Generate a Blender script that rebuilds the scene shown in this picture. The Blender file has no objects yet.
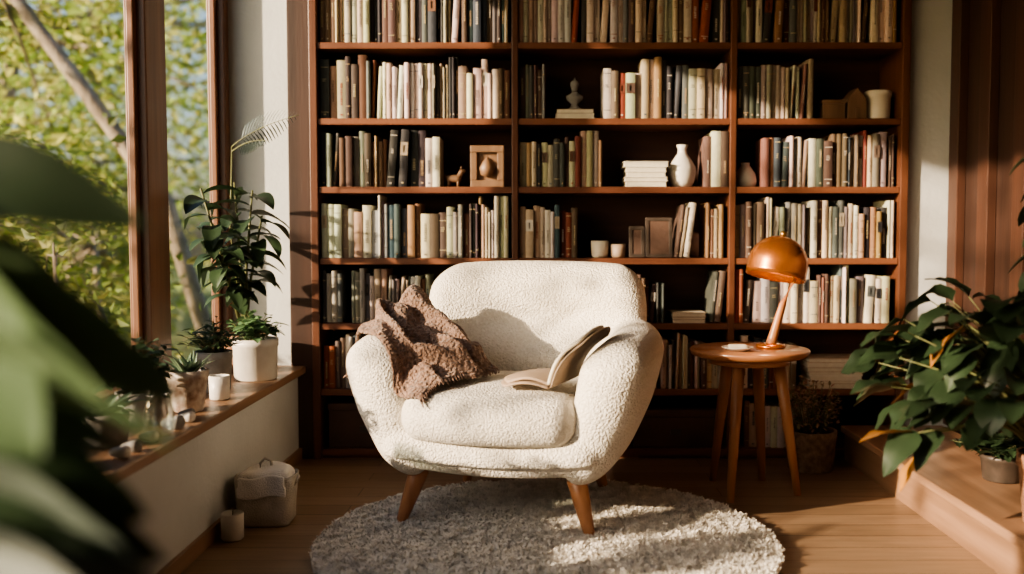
import bpy, bmesh, math, random
import numpy as np
from mathutils import Vector, Matrix, Euler, noise
from mathutils.bvhtree import BVHTree
R = random.Random(7)
scene = bpy.context.scene
COL = scene.collection
rad = math.radians

# ------------------------------------------------------------------ materials
def newmat(name):
    m = bpy.data.materials.new(name); m.use_nodes = True
    nt = m.node_tree; b = nt.nodes['Principled BSDF']
    return m, nt, b
def rgba(c): return (c[0], c[1], c[2], 1.0)
def pmat(name, c1, c2=None, scale=8, rough=.6, bump=0.0, bscale=None, metal=0.0, stretch=(1,1,1),
         kind='noise', sheen=0.0, spec=.5, detail=5, coat=0.0, bdist=.01):
    m, nt, b = newmat(name); N = nt.nodes; L = nt.links
    if c2 is None: c2 = tuple(x*.8 for x in c1)
    tc = N.new('ShaderNodeTexCoord'); mp = N.new('ShaderNodeMapping'); mp.inputs['Scale'].default_value = stretch
    L.new(tc.outputs['Object'], mp.inputs['Vector'])
    nz = N.new('ShaderNodeTexNoise'); nz.inputs['Scale'].default_value = scale; nz.inputs['Detail'].default_value = detail
    L.new(mp.outputs[0], nz.inputs['Vector'])
    rp = N.new('ShaderNodeValToRGB'); rp.color_ramp.elements[0].position = .32; rp.color_ramp.elements[1].position = .68
    rp.color_ramp.elements[0].color = rgba(c2); rp.color_ramp.elements[1].color = rgba(c1)
    L.new(nz.outputs['Fac'], rp.inputs[0]); L.new(rp.outputs[0], b.inputs['Base Color'])
    b.inputs['Roughness'].default_value = rough; b.inputs['Metallic'].default_value = metal
    b.inputs['Specular IOR Level'].default_value = spec
    b.inputs['Coat Weight'].default_value = coat; b.inputs['Coat Roughness'].default_value = .15
    if sheen: b.inputs['Sheen Weight'].default_value = sheen
    if bump:
        bp = N.new('ShaderNodeBump'); bp.inputs['Strength'].default_value = bump; bp.inputs['Distance'].default_value = bdist
        if kind == 'voronoi':
            v = N.new('ShaderNodeTexVoronoi'); v.feature = 'SMOOTH_F1'
            v.inputs['Scale'].default_value = bscale or scale
            n2 = N.new('ShaderNodeTexNoise'); n2.inputs['Scale'].default_value = (bscale or scale)*.6
            mx = N.new('ShaderNodeVectorMath'); mx.operation = 'MULTIPLY_ADD'
            mx.inputs[1].default_value = (.012*90/(bscale or scale),)*3
            L.new(n2.outputs['Color'], mx.inputs[0]); L.new(mp.outputs[0], mx.inputs[2]); L.new(mx.outputs[0], v.inputs['Vector'])
            inv = N.new('ShaderNodeMath'); inv.operation = 'SUBTRACT'; inv.inputs[0].default_value = 1
            L.new(v.outputs['Distance'], inv.inputs[1]); L.new(inv.outputs[0], bp.inputs['Height'])
        else:
            n2 = N.new('ShaderNodeTexNoise'); n2.inputs['Scale'].default_value = bscale or scale*4
            L.new(mp.outputs[0], n2.inputs['Vector']); L.new(n2.outputs['Fac'], bp.inputs['Height'])
        L.new(bp.outputs[0], b.inputs['Normal'])
    return m
def attrmat(name, rough=.6, trans=0.0, var=.25, scale=30, bump=0, spec=.5):
    m, nt, b = newmat(name); N = nt.nodes; L = nt.links
    a = N.new('ShaderNodeAttribute'); a.attribute_name = 'Col'
    tc = N.new('ShaderNodeTexCoord'); nz = N.new('ShaderNodeTexNoise'); nz.inputs['Scale'].default_value = scale
    L.new(tc.outputs['Object'], nz.inputs['Vector'])
    mr = N.new('ShaderNodeMapRange'); mr.inputs['To Min'].default_value = 1-var; mr.inputs['To Max'].default_value = 1+var
    L.new(nz.outputs['Fac'], mr.inputs['Value'])
    vm = N.new('ShaderNodeVectorMath'); vm.operation = 'SCALE'
    L.new(a.outputs['Color'], vm.inputs[0]); L.new(mr.outputs[0], vm.inputs['Scale'])
    L.new(vm.outputs[0], b.inputs['Base Color']); b.inputs['Roughness'].default_value = rough
    b.inputs['Specular IOR Level'].default_value = spec
    if bump:
        bp = N.new('ShaderNodeBump'); bp.inputs['Strength'].default_value = bump; bp.inputs['Distance'].default_value = .003
        L.new(nz.outputs['Fac'], bp.inputs['Height']); L.new(bp.outputs[0], b.inputs['Normal'])
    if trans:
        t = N.new('ShaderNodeBsdfTranslucent'); L.new(vm.outputs[0], t.inputs['Color'])
        mx = N.new('ShaderNodeMixShader'); mx.inputs[0].default_value = trans
        out = N['Material Output']
        L.new(b.outputs[0], mx.inputs[1]); L.new(t.outputs[0], mx.inputs[2]); L.new(mx.outputs[0], out.inputs['Surface'])
    return m
def woodmat(name, c1, c2, axis='X', rough=.4, scale=9, coat=0.0):
    st = {'X': (.12, 2, 2), 'Y': (2, .12, 2), 'Z': (2, 2, .12)}[axis]
    return pmat(name, c1, c2, scale=scale, rough=rough, bump=.15, bscale=scale*5, stretch=st, coat=coat, detail=8, bdist=.004)

def floor_material():
    m, nt, b = newmat('oak_planks'); N = nt.nodes; L = nt.links
    tc = N.new('ShaderNodeTexCoord')
    br = N.new('ShaderNodeTexBrick'); br.inputs['Scale'].default_value = 1
    br.inputs['Brick Width'].default_value = 1.4; br.inputs['Row Height'].default_value = .12
    br.inputs['Mortar Size'].default_value = .002; br.inputs['Mortar Smooth'].default_value = .3
    br.inputs['Color1'].default_value = (.22, .145, .09, 1); br.inputs['Color2'].default_value = (.30, .20, .13, 1)
    br.inputs['Mortar'].default_value = (.07, .04, .024, 1); br.inputs['Bias'].default_value = 0
    L.new(tc.outputs['Object'], br.inputs['Vector'])
    mp = N.new('ShaderNodeMapping'); mp.inputs['Scale'].default_value = (.6, 9, 1)
    L.new(tc.outputs['Object'], mp.inputs['Vector'])
    nz = N.new('ShaderNodeTexNoise'); nz.inputs['Scale'].default_value = 6; nz.inputs['Detail'].default_value = 8
    L.new(mp.outputs[0], nz.inputs['Vector'])
    mr = N.new('ShaderNodeMapRange'); mr.inputs['To Min'].default_value = .6; mr.inputs['To Max'].default_value = 1.35
    L.new(nz.outputs['Fac'], mr.inputs['Value'])
    vm = N.new('ShaderNodeVectorMath'); vm.operation = 'SCALE'
    L.new(br.outputs['Color'], vm.inputs[0]); L.new(mr.outputs[0], vm.inputs['Scale'])
    L.new(vm.outputs[0], b.inputs['Base Color']); b.inputs['Roughness'].default_value = .38
    bp = N.new('ShaderNodeBump'); bp.inputs['Strength'].default_value = .3; bp.inputs['Distance'].default_value = .003
    L.new(br.outputs['Fac'], bp.inputs['Height']); bp.invert = True; L.new(bp.outputs[0], b.inputs['Normal'])
    return m

M = dict(
    wall=pmat('plaster_white', (.58, .60, .60), (.50, .52, .52), 3, .85, .15, 60),
    wallf=pmat('plaster_umber', (.22, .19, .165), (.18, .155, .13), 3, .85, .15, 60),
    ceil=woodmat('ceiling_boards', (.20, .12, .075), (.13, .075, .045), 'Y', .6),
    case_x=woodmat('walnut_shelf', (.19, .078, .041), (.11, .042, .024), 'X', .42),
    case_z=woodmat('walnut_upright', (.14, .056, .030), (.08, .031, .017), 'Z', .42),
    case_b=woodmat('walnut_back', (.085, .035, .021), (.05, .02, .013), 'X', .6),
    frame=woodmat('window_wood', (.20, .095, .052), (.115, .05, .029), 'Z', .42),
    sill=woodmat('sill_wood', (.31, .185, .115), (.18, .105, .062), 'Y', .38),
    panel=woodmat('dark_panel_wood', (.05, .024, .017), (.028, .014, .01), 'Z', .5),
    batten=woodmat('batten_wood', (.07, .03, .019), (.04, .018, .012), 'Z', .45),
    table=woodmat('table_wood', (.42, .20, .10), (.26, .11, .05), 'X', .28, coat=.4),
    tleg=woodmat('table_leg_wood', (.40, .19, .09), (.26, .11, .05), 'Z', .35),
    cleg=woodmat('chair_leg_wood', (.46, .22, .105), (.28, .12, .055), 'Z', .35),
    boucle=pmat('boucle_cream', (.75, .71, .64), (.63, .585, .51), 100, .95, .9, 150, kind='voronoi', sheen=.12, spec=.12, bdist=.007),
    knit=pmat('brown_knit', (.30, .195, .15), (.14, .085, .062), 70, .95, 1.0, 95, kind='voronoi', sheen=.25, spec=.1, bdist=.016),
    copper=pmat('copper_enamel', (.64, .24, .075), (.50, .175, .05), 5, .25, metal=.75, coat=.5),
    ivory=pmat('ivory_paper', (.72, .67, .57), (.60, .55, .45), 6, .7),
    kraft=pmat('tan_cover', (.36, .27, .20), (.28, .21, .155), 10, .6),
    ceramic=pmat('ceramic_white', (.68, .66, .61), (.56, .54, .50), 12, .4, .1, 60),
    ceramic2=pmat('ceramic_speckled', (.62, .57, .50), (.26, .17, .13), 34, .5, .2, 60),
    grey=pmat('concrete_grey', (.28, .27, .26), (.17, .165, .16), 14, .8, .3, 60),
    terra=pmat('terracotta', (.28, .15, .09), (.19, .10, .06), 12, .8, .2, 60),
    wicker=pmat('wicker', (.28, .18, .11), (.14, .085, .05), 40, .8, .8, 90, kind='voronoi'),
    canvas=pmat('canvas_cloth', (.60, .56, .50), (.48, .45, .39), 20, .9, .5, 200),
    towel=pmat('white_towel', (.85, .83, .80), (.76, .74, .70), 20, .95, .6, 240),
    soil=pmat('soil', (.09, .055, .035), (.04, .025, .015), 40, .95, .8, 120),
    box=pmat('storage_box', (.10, .058, .042), (.06, .034, .026), 6, .7, .2, 50),
    darkobj=pmat('dark_bronze', (.08, .06, .05), (.04, .032, .026), 20, .45),
    tanobj=woodmat('carved_wood', (.24, .145, .085), (.13, .075, .045), 'Z', .5),
    bark=pmat('bark', (.34, .28, .22), (.18, .14, .10), 14, .9, .6, 50, stretch=(1, 1, .4)),
    grass=pmat('garden_grass', (.13, .18, .05), (.06, .10, .03), 3, .95),
    leafdark=attrmat('leaf_gloss', .45, .15, .25, 14),
    leafout=attrmat('leaf_garden', .55, .5, .3, 6),
    stem=pmat('stem_green', (.14, .16, .06), (.09, .09, .04), 20, .6),
    books=attrmat('book_cloth', .7, 0, .16, 45, .2, .25),
    rug=attrmat('rug_wool', .95, .25, .12, 6, 0, .1),
    rugbase=pmat('rug_backing', (.56, .52, .46), (.46, .43, .38), 25, .95),
    floor=floor_material(),
    brass=pmat('brass', (.55, .33, .12), None, 8, .3, metal=.9),
)
m, nt, b = newmat('warm_bulb'); b.inputs['Emission Color'].default_value = (1, .6, .3, 1); b.inputs['Emission Strength'].default_value = 10
b.inputs['Base Color'].default_value = (1, .9, .8, 1); M['bulb'] = m
def glassmat(name, g):
    m, nt, b = newmat(name); N = nt.nodes; L = nt.links
    tr = N.new('ShaderNodeBsdfTransparent'); tr.inputs['Color'].default_value = (.93, .96, .94, 1) if g > .1 else (1, 1, 1, 1)
    gl = N.new('ShaderNodeBsdfGlossy'); gl.inputs['Roughness'].default_value = .03
    mx = N.new('ShaderNodeMixShader'); mx.inputs[0].default_value = g; L.new(tr.outputs[0], mx.inputs[1]); L.new(gl.outputs[0], mx.inputs[2])
    L.new(mx.outputs[0], N['Material Output'].inputs['Surface']); return m
M['glass'] = glassmat('thin_glass', .03); M['jar'] = glassmat('jar_glass', .22)

# ------------------------------------------------------------------ mesh accumulator
class Acc:
    def __init__(s): s.v = []; s.f = []; s.c = []; s.sm = []
    def add(s, vs, fs, col=(1, 1, 1), smooth=True, mat=None):
        o = len(s.v)
        for p in vs:
            s.v.append(tuple(mat @ Vector(p)) if mat is not None else tuple(p))
        for f in fs: s.f.append(tuple(i+o for i in f)); s.c.append(col); s.sm.append(smooth)
    def box(s, x0, x1, y0, y1, z0, z1, col=(1, 1, 1), mat=None):
        vs = [(x, y, z) for z in (z0, z1) for y in (y0, y1) for x in (x0, x1)]
        s.add(vs, [(0, 2, 3, 1), (4, 5, 7, 6), (0, 1, 5, 4), (2, 6, 7, 3), (0, 4, 6, 2), (1, 3, 7, 5)], col, False, mat)
    def tube(s, pts, rs, seg=10, col=(1, 1, 1), cap=True, mat=None):
        pts = [Vector(p) for p in pts]; n = len(pts)
        if not hasattr(rs, '__len__'): rs = [rs]*n
        vs = []; fs = []
        up = Vector((0, 0, 1))
        for i, p in enumerate(pts):
            t = (pts[min(i+1, n-1)]-pts[max(i-1, 0)]).normalized()
            a = t.cross(up if abs(t.z) < .95 else Vector((1, 0, 0))).normalized(); b2 = t.cross(a)
            for k in range(seg):
                th = 2*math.pi*k/seg
                vs.append(p+(a*math.cos(th)+b2*math.sin(th))*rs[i])
        for i in range(n-1):
            for k in range(seg):
                k2 = (k+1) % seg
                fs.append((i*seg+k, i*seg+k2, (i+1)*seg+k2, (i+1)*seg+k))
        if cap:
            fs.append(tuple(range(seg))[::-1]); fs.append(tuple((n-1)*seg+k for k in range(seg)))
        s.add(vs, fs, col, True, mat)
    def lathe(s, prof, c=(0, 0, 0), seg=32, col=(1, 1, 1), mat=None, sq=None, wob=0):
        vs = []; fs = []
        for (r, z) in prof:
            for k in range(seg):
                th = 2*math.pi*k/seg; x, y = math.cos(th), math.sin(th)
                if sq:
                    q = (abs(x)**sq+abs(y)**sq)**(1/sq); x /= q; y /= q
                rr = r*(1+wob*math.sin(5*th+z*30))
                vs.append((c[0]+rr*x, c[1]+rr*y, c[2]+z))
        for i in range(len(prof)-1):
            for k in range(seg):
                k2 = (k+1) % seg
                fs.append((i*seg+k, i*seg+k2, (i+1)*seg+k2, (i+1)*seg+k))
        s.add(vs, fs, col, True, mat)
    def leaf(s, base, d, Lh, W, droop=.3, fold=.25, roll=0, col=(.05, .12, .03), nu=8, shape=.8, wave=0):
        """leaf along direction d, drooping with gravity"""
        d = Vector(d).normalized(); side = d.cross(Vector((0, 0, 1)))
        if side.length < .1: side = Vector((1, 0, 0))
        side.normalize()
        side = Matrix.Rotation(roll, 3, d) @ side
        vs = []; p = Vector(base); cur = d.copy()
        for i in range(nu+1):
            t = i/nu
            nrm = side.cross(cur).normalized()
            w = W*.5*(math.sin(math.pi*min(1, t**shape)))**.75 if 0 < t < 1 else .0012
            wv = wave*W*math.sin(t*14)
            for k in (-1, -.5, 0, .5, 1):
                vs.append(p+side*w*k+nrm*(fold*w*abs(k)+wv*abs(k)*.5))
            cur = (cur+Vector((0, 0, -1))*droop/nu*1.6).normalized()
            p = p+cur*(Lh/nu)
        fs = []
        for i in range(nu):
            for k in range(4):
                a = i*5+k; fs.append((a, a+1, a+6, a+5))
        s.add(vs, fs, col, True)
    def obj(s, name, mat, parent=None, colattr=False, bevel=0, loc=None):
        me = bpy.data.meshes.new(name); me.from_pydata(s.v, [], s.f)
        me.polygons.foreach_set('use_smooth', s.sm)
        if colattr:
            a = me.attributes.new('Col', 'FLOAT_COLOR', 'FACE')
            arr = np.ones((len(s.f), 4), dtype=np.float32); arr[:, :3] = np.array(s.c, dtype=np.float32)
            a.data.foreach_set('color', arr.ravel())
        me.materials.append(mat); me.update()
        o = bpy.data.objects.new(name, me); COL.objects.link(o)
        if parent: o.parent = parent
        if bevel:
            bm_ = o.modifiers.new('Bevel', 'BEVEL'); bm_.width = bevel; bm_.segments = 2; bm_.limit_method = 'ANGLE'
        return o
def clampx(acc, xmin=None, xmax=None):
    acc.v = [(max(p[0], xmin) if xmin is not None else min(p[0], xmax), p[1], p[2]) for p in acc.v]
def empty(name, loc=(0, 0, 0), rz=0):
    e = bpy.data.objects.new(name, None); e.empty_display_size = .1; e.location = loc; e.rotation_euler = (0, 0, rz)
    COL.objects.link(e); return e
def rbox(hx, hy, hz, r, n=20, fn=None):
    bm = bmesh.new(); bmesh.ops.create_cube(bm, size=2)
    bmesh.ops.subdivide_edges(bm, edges=bm.edges[:], cuts=n, use_grid_fill=True)
    for v in bm.verts:
        q = Vector((v.co.x*hx, v.co.y*hy, v.co.z*hz))
        inn = Vector((max(-(hx-r), min(hx-r, q.x)), max(-(hy-r), min(hy-r, q.y)), max(-(hz-r), min(hz-r, q.z))))
        d = q-inn
        v.co = inn+d.normalized()*r if d.length > 1e-9 else q
        if fn: v.co = Vector(fn(v.co.x, v.co.y, v.co.z))
    vs = [tuple(v.co) for v in bm.verts]; fs = [tuple(w.index for w in f.verts) for f in bm.faces]
    bm.free(); return vs, fs
def boxobj(name, x0, x1, y0, y1, z0, z1, mat, parent=None, bevel=0):
    a = Acc(); a.box(x0, x1, y0, y1, z0, z1); return a.obj(name, mat, parent, bevel=bevel)

# ------------------------------------------------------------------ room shell
boxobj('floor', -1.5, 1.95, -1.2, 4.62, -.1, 0, M['floor'])
boxobj('ceiling', -1.5, 1.95, -1.3, 4.62, 2.62, 2.72, M['ceil'])
boxobj('wall_back', -1.5, 1.95, 4.52, 4.62, 0, 2.62, M['wall'])
boxobj('wall_front', -1.5, 1.95, -1.3, -1.2, 0, 2.62, M['wallf'])
boxobj('wall_back_pier', -1.45, -1.115, 4.24, 4.515, 0, 2.62, M['wall'])
boxobj('wall_back_pier.001', 1.625, 1.85, 4.24, 4.515, 0, 2.62, M['wall'])
boxobj('wall_left', -1.45, -1.08, -1.2, 4.235, 0, .385, M['wall'])
boxobj('wall_left_header', -1.45, -1.36, -1.2, 4.235, 2.52, 2.62, M['wall'])
boxobj('baseboard_left', -1.08, -1.065, -1.2, 4.235, 0, .05, M['sill'])
boxobj('window_sill', -1.45, -1.045, -1.2, 4.235, .386, .42, M['sill'], bevel=.006)
def window(name, posts, zb=.421, zt=2.52, x0=-1.445, x1=-1.37):
    e = empty(name); a = Acc()
    for (y0, y1) in posts: a.box(x0, x1, y0, y1, zb, zt)
    a.box(x0+.005, x1-.005, posts[0][0], posts[-1][1], zb, zb+.07); a.box(x0+.005, x1-.005, posts[0][0], posts[-1][1], zt-.08, zt)
    for i in range(len(posts)-1):
        ya, yb = posts[i][1], posts[i+1][0]
        a.box(x0+.02, x1-.03, ya, ya+.03, zb+.07, zt-.08); a.box(x0+.02, x1-.03, yb-.03, yb, zb+.07, zt-.08)
    a.obj('frame', M['frame'], e, bevel=.004)
    g = Acc()
    for i in range(len(posts)-1): g.box(x0+.036, x0+.040, posts[i][1]+.03, posts[i+1][0]-.03, zb+.07, zt-.08)
    g.obj('glass', M['glass'], e)
window('window_1', [(-1.1, -1.0), (1.0, 1.1), (3.34, 3.52), (4.17, 4.232)])
e = empty('wall_right'); a = Acc()
a.box(1.84, 1.94, -1.2, 4.52, 0, 2.62); a.obj('panel', M['panel'], e)
a = Acc()
for y in (4.12, 3.84, 3.55, 3.0, 2.4, 1.8, 1.1): a.box(1.80, 1.84, y, y+.09, .16, 2.6)
a.obj('battens', M['batten'], e, bevel=.004)
e = empty('plant_ledge')
boxobj('ledge_body', 1.36, 1.795, 1.0, 4.2, 0.0, .125, M['sill'], e)
boxobj('ledge_top', 1.34, 1.795, 1.0, 4.2, .125, .155, M['sill'], e, .005)

# ------------------------------------------------------------------ bookcase
YF, YB = 4.20, 4.50
SX = [-.99, -.11, .85, 1.60]
SZ = [.045, .315, .61, .90, 1.215, 1.515, 1.845, 2.18, 2.50]
e = empty('bookcase')
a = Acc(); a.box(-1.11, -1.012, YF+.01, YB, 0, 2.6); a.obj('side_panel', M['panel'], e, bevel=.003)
a = Acc(); a.box(-1.012, -.99+.012, YF, YB, 0, 2.6)
for x in SX[1:3]: a.box(x-.014, x+.014, YF+.005, YB, 0, 2.6)
a.box(1.60-.012, 1.622, YF, YB, 0, 2.6)
a.obj('uprights', M['case_z'], e, bevel=.003)
a = Acc()
for z in SZ:
    for i in range(3): a.box(SX[i]+.014, SX[i+1]-.014, YF+.01, YB-.012, z-.028, z)
a.box(SX[0]+.012, SX[3]-.012, YF+.03, YF+.05, 0, .017)
a.obj('shelves', M['case_x'], e, bevel=.002)
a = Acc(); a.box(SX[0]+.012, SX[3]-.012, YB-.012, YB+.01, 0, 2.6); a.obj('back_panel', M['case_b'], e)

# books
BC = [(.46, .41, .33), (.54, .49, .41), (.42, .37, .30), (.34, .28, .21), (.27, .22, .17), (.50, .45, .36), (.62, .58, .51), (.44, .38, .30),
      (.20, .11, .075), (.24, .07, .04), (.09, .06, .05), (.04, .04, .045), (.06, .08, .10), (.10, .11, .115), (.22, .20, .18), (.30, .18, .10),
      (.12, .07, .05), (.36, .34, .30), (.40, .32, .23), (.07, .075, .065), (.56, .51, .43), (.50, .48, .44), (.14, .10, .08), (.17, .16, .15), (.05, .045, .045), (.58, .55, .49),
      (.16, .05, .035), (.10, .07, .055)]
books = Acc()
def book(x, y, z, t, h, dp, col, lean=0):
    Mx = Matrix.Translation((x, y, z)) @ Matrix.Rotation(lean, 4, 'Y')
    n = 5; prof = []
    for k in range(n+1):
        u = k/n; prof.append((u*t, -.004*math.sin(math.pi*u)))
    base = prof+[(t, dp), (t*.96, dp), (t*.96, .006), (t*.04, .006), (t*.04, dp), (0, dp)]
    m_ = len(base)
    vs = [(p[0], p[1], 0) for p in base]+[(p[0], p[1], h) for p in base]
    fs = [(i, (i+1) % m_, (i+1) % m_+m_, i+m_) for i in range(m_)]
    fs.append(tuple(range(m_, 2*m_))); fs.append(tuple(range(m_))[::-1])
    books.add(vs, fs, col, False, Mx)
    pg = (.46, .41, .32)
    books.box(t*.05, t*.95, .006, dp-.003, .003, h-.004, pg, Mx)
    lum = sum(col)/3
    dark = tuple(c*.35 for c in col) if lum > .28 else R.choice([(.42, .36, .22), (.5, .46, .40), (.36, .26, .16)])
    if lum > .28 and R.random() < .3: dark = R.choice([(.25, .07, .04), (.06, .09, .13), (.05, .04, .03)])
    yy = -.0052
    def dec(x0, x1, z0, z1, c): books.add([(x0, yy, z0), (x1, yy, z0), (x1, yy, z1), (x0, yy, z1)], [(0, 1, 2, 3)], c, False, Mx)
    style = R.random()
    if t > .012:
        if style < .5:
            z0 = h*R.uniform(.2, .5); z1 = z0+h*R.uniform(.2, .42); zc = z0; hw = R.uniform(.10, .17)
            while zc < z1:
                l = R.uniform(.003, .007); dec(t*(.5-hw), t*(.5+hw), zc, zc+l, dark); zc += l+R.uniform(.0018, .004)
        elif style < .72:
            for zz in (R.uniform(.08, .2), R.uniform(.8, .92)):
                dec(t*.06, t*.94, h*zz, h*zz+.003, dark)
            if t > .02:
                zc = h*.66
                for q in range(R.randint(2, 4)): dec(t*.25, t*R.uniform(.55, .75), zc, zc+.003, dark); zc -= .008
        elif style < .84:
            c2 = R.choice(BC); dec(t*.02, t*.98, h*.55, h*.78, c2)
            dec(t*.4, t*.6, h*.6, h*.73, dark)
        if R.random() < .4: dec(t*.35, t*.65, h*.06, h*.06+.006, dark)
def bookrun(x0, x1, z, hmax, dark=0):
    x = x0; fam = None; cnt = 0
    while x < x1-.012:
        if cnt <= 0:
            cnt = R.randint(1, 5); fam = R.choice(BC); t0 = R.uniform(.011, .034); h0 = hmax*R.uniform(.76, .97); var = R.random() < .75
        t = t0*R.uniform(.75, 1.25) if var else t0
        h = h0*R.uniform(.88, 1.06) if var else h0
        if var and R.random() < .65: fam = R.choice(BC)
        col = tuple(max(.02, c*R.uniform(.85, 1.12)) for c in fam)
        if x+t > x1: break
        lean = 0
        if R.random() < .05 and x+t+.04 < x1: lean = R.uniform(.04, .09)
        book(x, YF+R.uniform(.018, .05), z+.001, t, min(h, hmax), R.uniform(.15, .2), col, lean)
        x += t+.0012+(math.sin(lean)*h if lean else 0); cnt -= 1
def leanrun(x0, n, z, hm, ang=.18):
    x = x0
    for i in range(n):
        t = R.uniform(.016, .03); h = hm*R.uniform(.8, .93)
        book(x, YF+.03, z+.003+(t*math.sin(abs(ang)) if ang > 0 else 0), t, h, .17, R.choice(BC), ang); x += t/math.cos(ang)+.002
def stack(x0, w, z, n, th=.022, dp=.17):
    zz = z+.001
    for i in range(n):
        t = th*R.uniform(.7, 1.3); c = R.choice([(.6, .56, .48), (.5, .43, .34), (.4, .29, .2), (.64, .62, .56), (.2, .14, .1)])
        w2 = w*R.uniform(.85, 1); o = (w-w2)/2
        books.box(x0+o, x0+o+w2, YF+.02, YF+.02+dp, zz, zz+.002, c); books.box(x0+o+.003, x0+o+w2-.003, YF+.023, YF+.02+dp, zz+.002, zz+t-.002, (.58, .54, .44))
        books.box(x0+o, x0+o+w2, YF+.02, YF+.02+dp, zz+t-.002, zz+t, c); zz += t
    return zz
L1, L2, L3 = SX[0]+.02, SX[1]+.018, SX[2]+.018
R1, R2, R3 = SX[1]-.018, SX[2]-.018, SX[3]-.02
bookrun(L1, R1, 2.18, .28); bookrun(L2, R2, 2.18, .28); bookrun(L3, R3, 2.18, .28)
bookrun(L1, R1, 1.845, .30); bookrun(L2, R2, 1.845, .30); bookrun(L3, R3, 1.845, .30)
bookrun(L1, R1, 1.515, .29); bookrun(L2, .04, 1.515, .27); bookrun(.28, R2, 1.515, .285); bookrun(L3, 1.23, 1.515, .28)
zst = stack(.06, .19, 1.515, 2, .022)
bookrun(L1, -.43, 1.215, .265); bookrun(L2, .29, 1.215, .265); stack(.37, .2, 1.215, 5, .022); bookrun(.73, R2, 1.215, .27); bookrun(.985, R3, 1.215, .265)
bookrun(L1, R1, .90, .285); bookrun(L2, .18, .90, .26); leanrun(.60, 3, .90, .27, .13); bookrun(.74, R2, .90, .27); bookrun(L3, R3, .90, .28)
leanrun(L1+.0, 4, .61, .27, -.0); bookrun(L1+.13, -.47, .61, .255); leanrun(-.46, 3, .61, .25, .12); bookrun(-.3, R1-.02, .61, .24)
bookrun(L2, .56, .61, .24); stack(.585, .16, .61, 3, .016); leanrun(.755, 2, .61, .25, .1); bookrun(L3, R3, .61, .265)
bookrun(L1, -.7, .315, .24); bookrun(-.65, R1, .315, .23); bookrun(L2, R2, .315, .25); bookrun(L3, 1.15, .315, .24)
zst2 = stack(1.19, .27, .315, 7, .019)
bookrun(.92, 1.2, .045, .23); bookrun(.2, .35, .045, .22)
books.obj('shelf_books', M['books'], colattr=True)

def storebox(name, x0, x1, z, h):
    e = empty(name); a = Acc(); a.box(x0, x1, YF+.03, YF+.24, z, z+h-.03); a.obj('box_body', M['box'], e, bevel=.004)
    a = Acc(); a.box(x0-.004, x1+.004, YF+.026, YF+.244, z+h-.03, z+h); a.obj('lid', M['box'], e, bevel=.004)
    a = Acc(); a.box((x0+x1)/2-.025, (x0+x1)/2+.025, YF+.024, YF+.03, z+h*.35, z+h*.5); a.obj('label_holder', M['darkobj'], e)
storebox('storage_box', -.95, -.62, .046, .2); storebox('storage_box.001', -.58, -.2, .046, .18)
storebox('storage_box.002', -.05, .17, .046, .2); storebox('storage_box.003', .42, .8, .046, .17)

def lathobj(name, prof, loc, mat, seg=32, sq=None, wob=0, parent=None):
    a = Acc(); a.lathe(prof, loc, seg, sq=sq, wob=wob); return a.obj(name, mat, parent)
V = [(.001, 0), (.04, 0), (.052, .02), (.062, .06), (.060, .09), (.040, .125), (.022, .15), (.019, .17), (.026, .19), (.024, .19), (.016, .17), (.014, .15)]
lathobj('ceramic_vase', V, (.64, YF+.1, 1.216), M['ceramic'])
V2 = [(.001, 0), (.045, 0), (.052, .03), (.045, .06), (.025, .09), (.018, .10), (.022, .11), (.015, .11), (.01, .08)]
lathobj('round_vase', V2, (.924, YF+.1, 1.216), M['ceramic'])
lathobj('lidded_jar', [(.001, 0), (.05, 0), (.054, .01), (.056, .10), (.060, .102), (.060, .125), (.052, .13), (.001, .132)], (1.515, YF+.1, 1.516), M['ivory'])
lathobj('small_mug', [(.001, 0), (.032, 0), (.038, .01), (.04, .075), (.036, .075), (.034, .01), (.001, .008)], (.27, YF+.09, .901), M['ivory'])
lathobj('small_mug.001', [(.001, 0), (.026, 0), (.032, .01), (.034, .06), (.03, .06), (.028, .01), (.001, .008)], (.352, YF+.08, .901), M['kraft'])
e = empty('bust_figurine'); a = Acc()
a.lathe([(.001, .001), (.03, .001), (.03, .01), (.018, .018), (.014, .03), (.036, .05), (.038, .065), (.014, .08), (.012, .09)], (.155, YF+.1, zst), 20)
vs, fs = rbox(.019, .022, .026, .018, 8, lambda x, y, z: (x*(1-.2*(z < 0)), y, z)); a.add(vs, fs, mat=Matrix.Translation((.155, YF+.098, zst+.11)))
a.lathe([(.006, 0), (.004, .012), (.001, .016)], (.155, YF+.1, zst+.134), 12)
a.obj('bust', M['grey'], e)
def house(name, x, w, h, z, mat, roof=True):
    a = Acc(); y0, y1 = YF+.05, YF+.17; hb = h*.62
    if roof:
        vs = [(x, y0, z), (x+w, y0, z), (x+w, y0, z+hb), (x+w/2, y0, z+h), (x, y0, z+hb)]; vs += [(p[0], y1, p[2]) for p in vs]
        a.add(vs, [(0, 1, 2, 3, 4), (9, 8, 7, 6, 5), (0, 5, 6, 1), (1, 6, 7, 2), (2, 7, 8, 3), (3, 8, 9, 4), (4, 9, 5, 0)], smooth=False)
        a.box(x+w*.4, x+w*.6, y0-.003, y0, z+.004, z+hb*.6)
    else:
        a.box(x, x+w, y0, y1, z, z+h*.8); a.box(x-.004, x+w+.004, y0-.004, y1+.004, z+h*.8, z+h)
    return a.obj(name, mat, bevel=.003)
house('wooden_keepsake_box', 1.255, .10, .085, 1.516, M['tanobj'], False)
house('wooden_house_ornament', 1.365, .085, .14, 1.516, M['tanobj'])
e = empty('carved_wood_block'); a = Acc()
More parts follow.
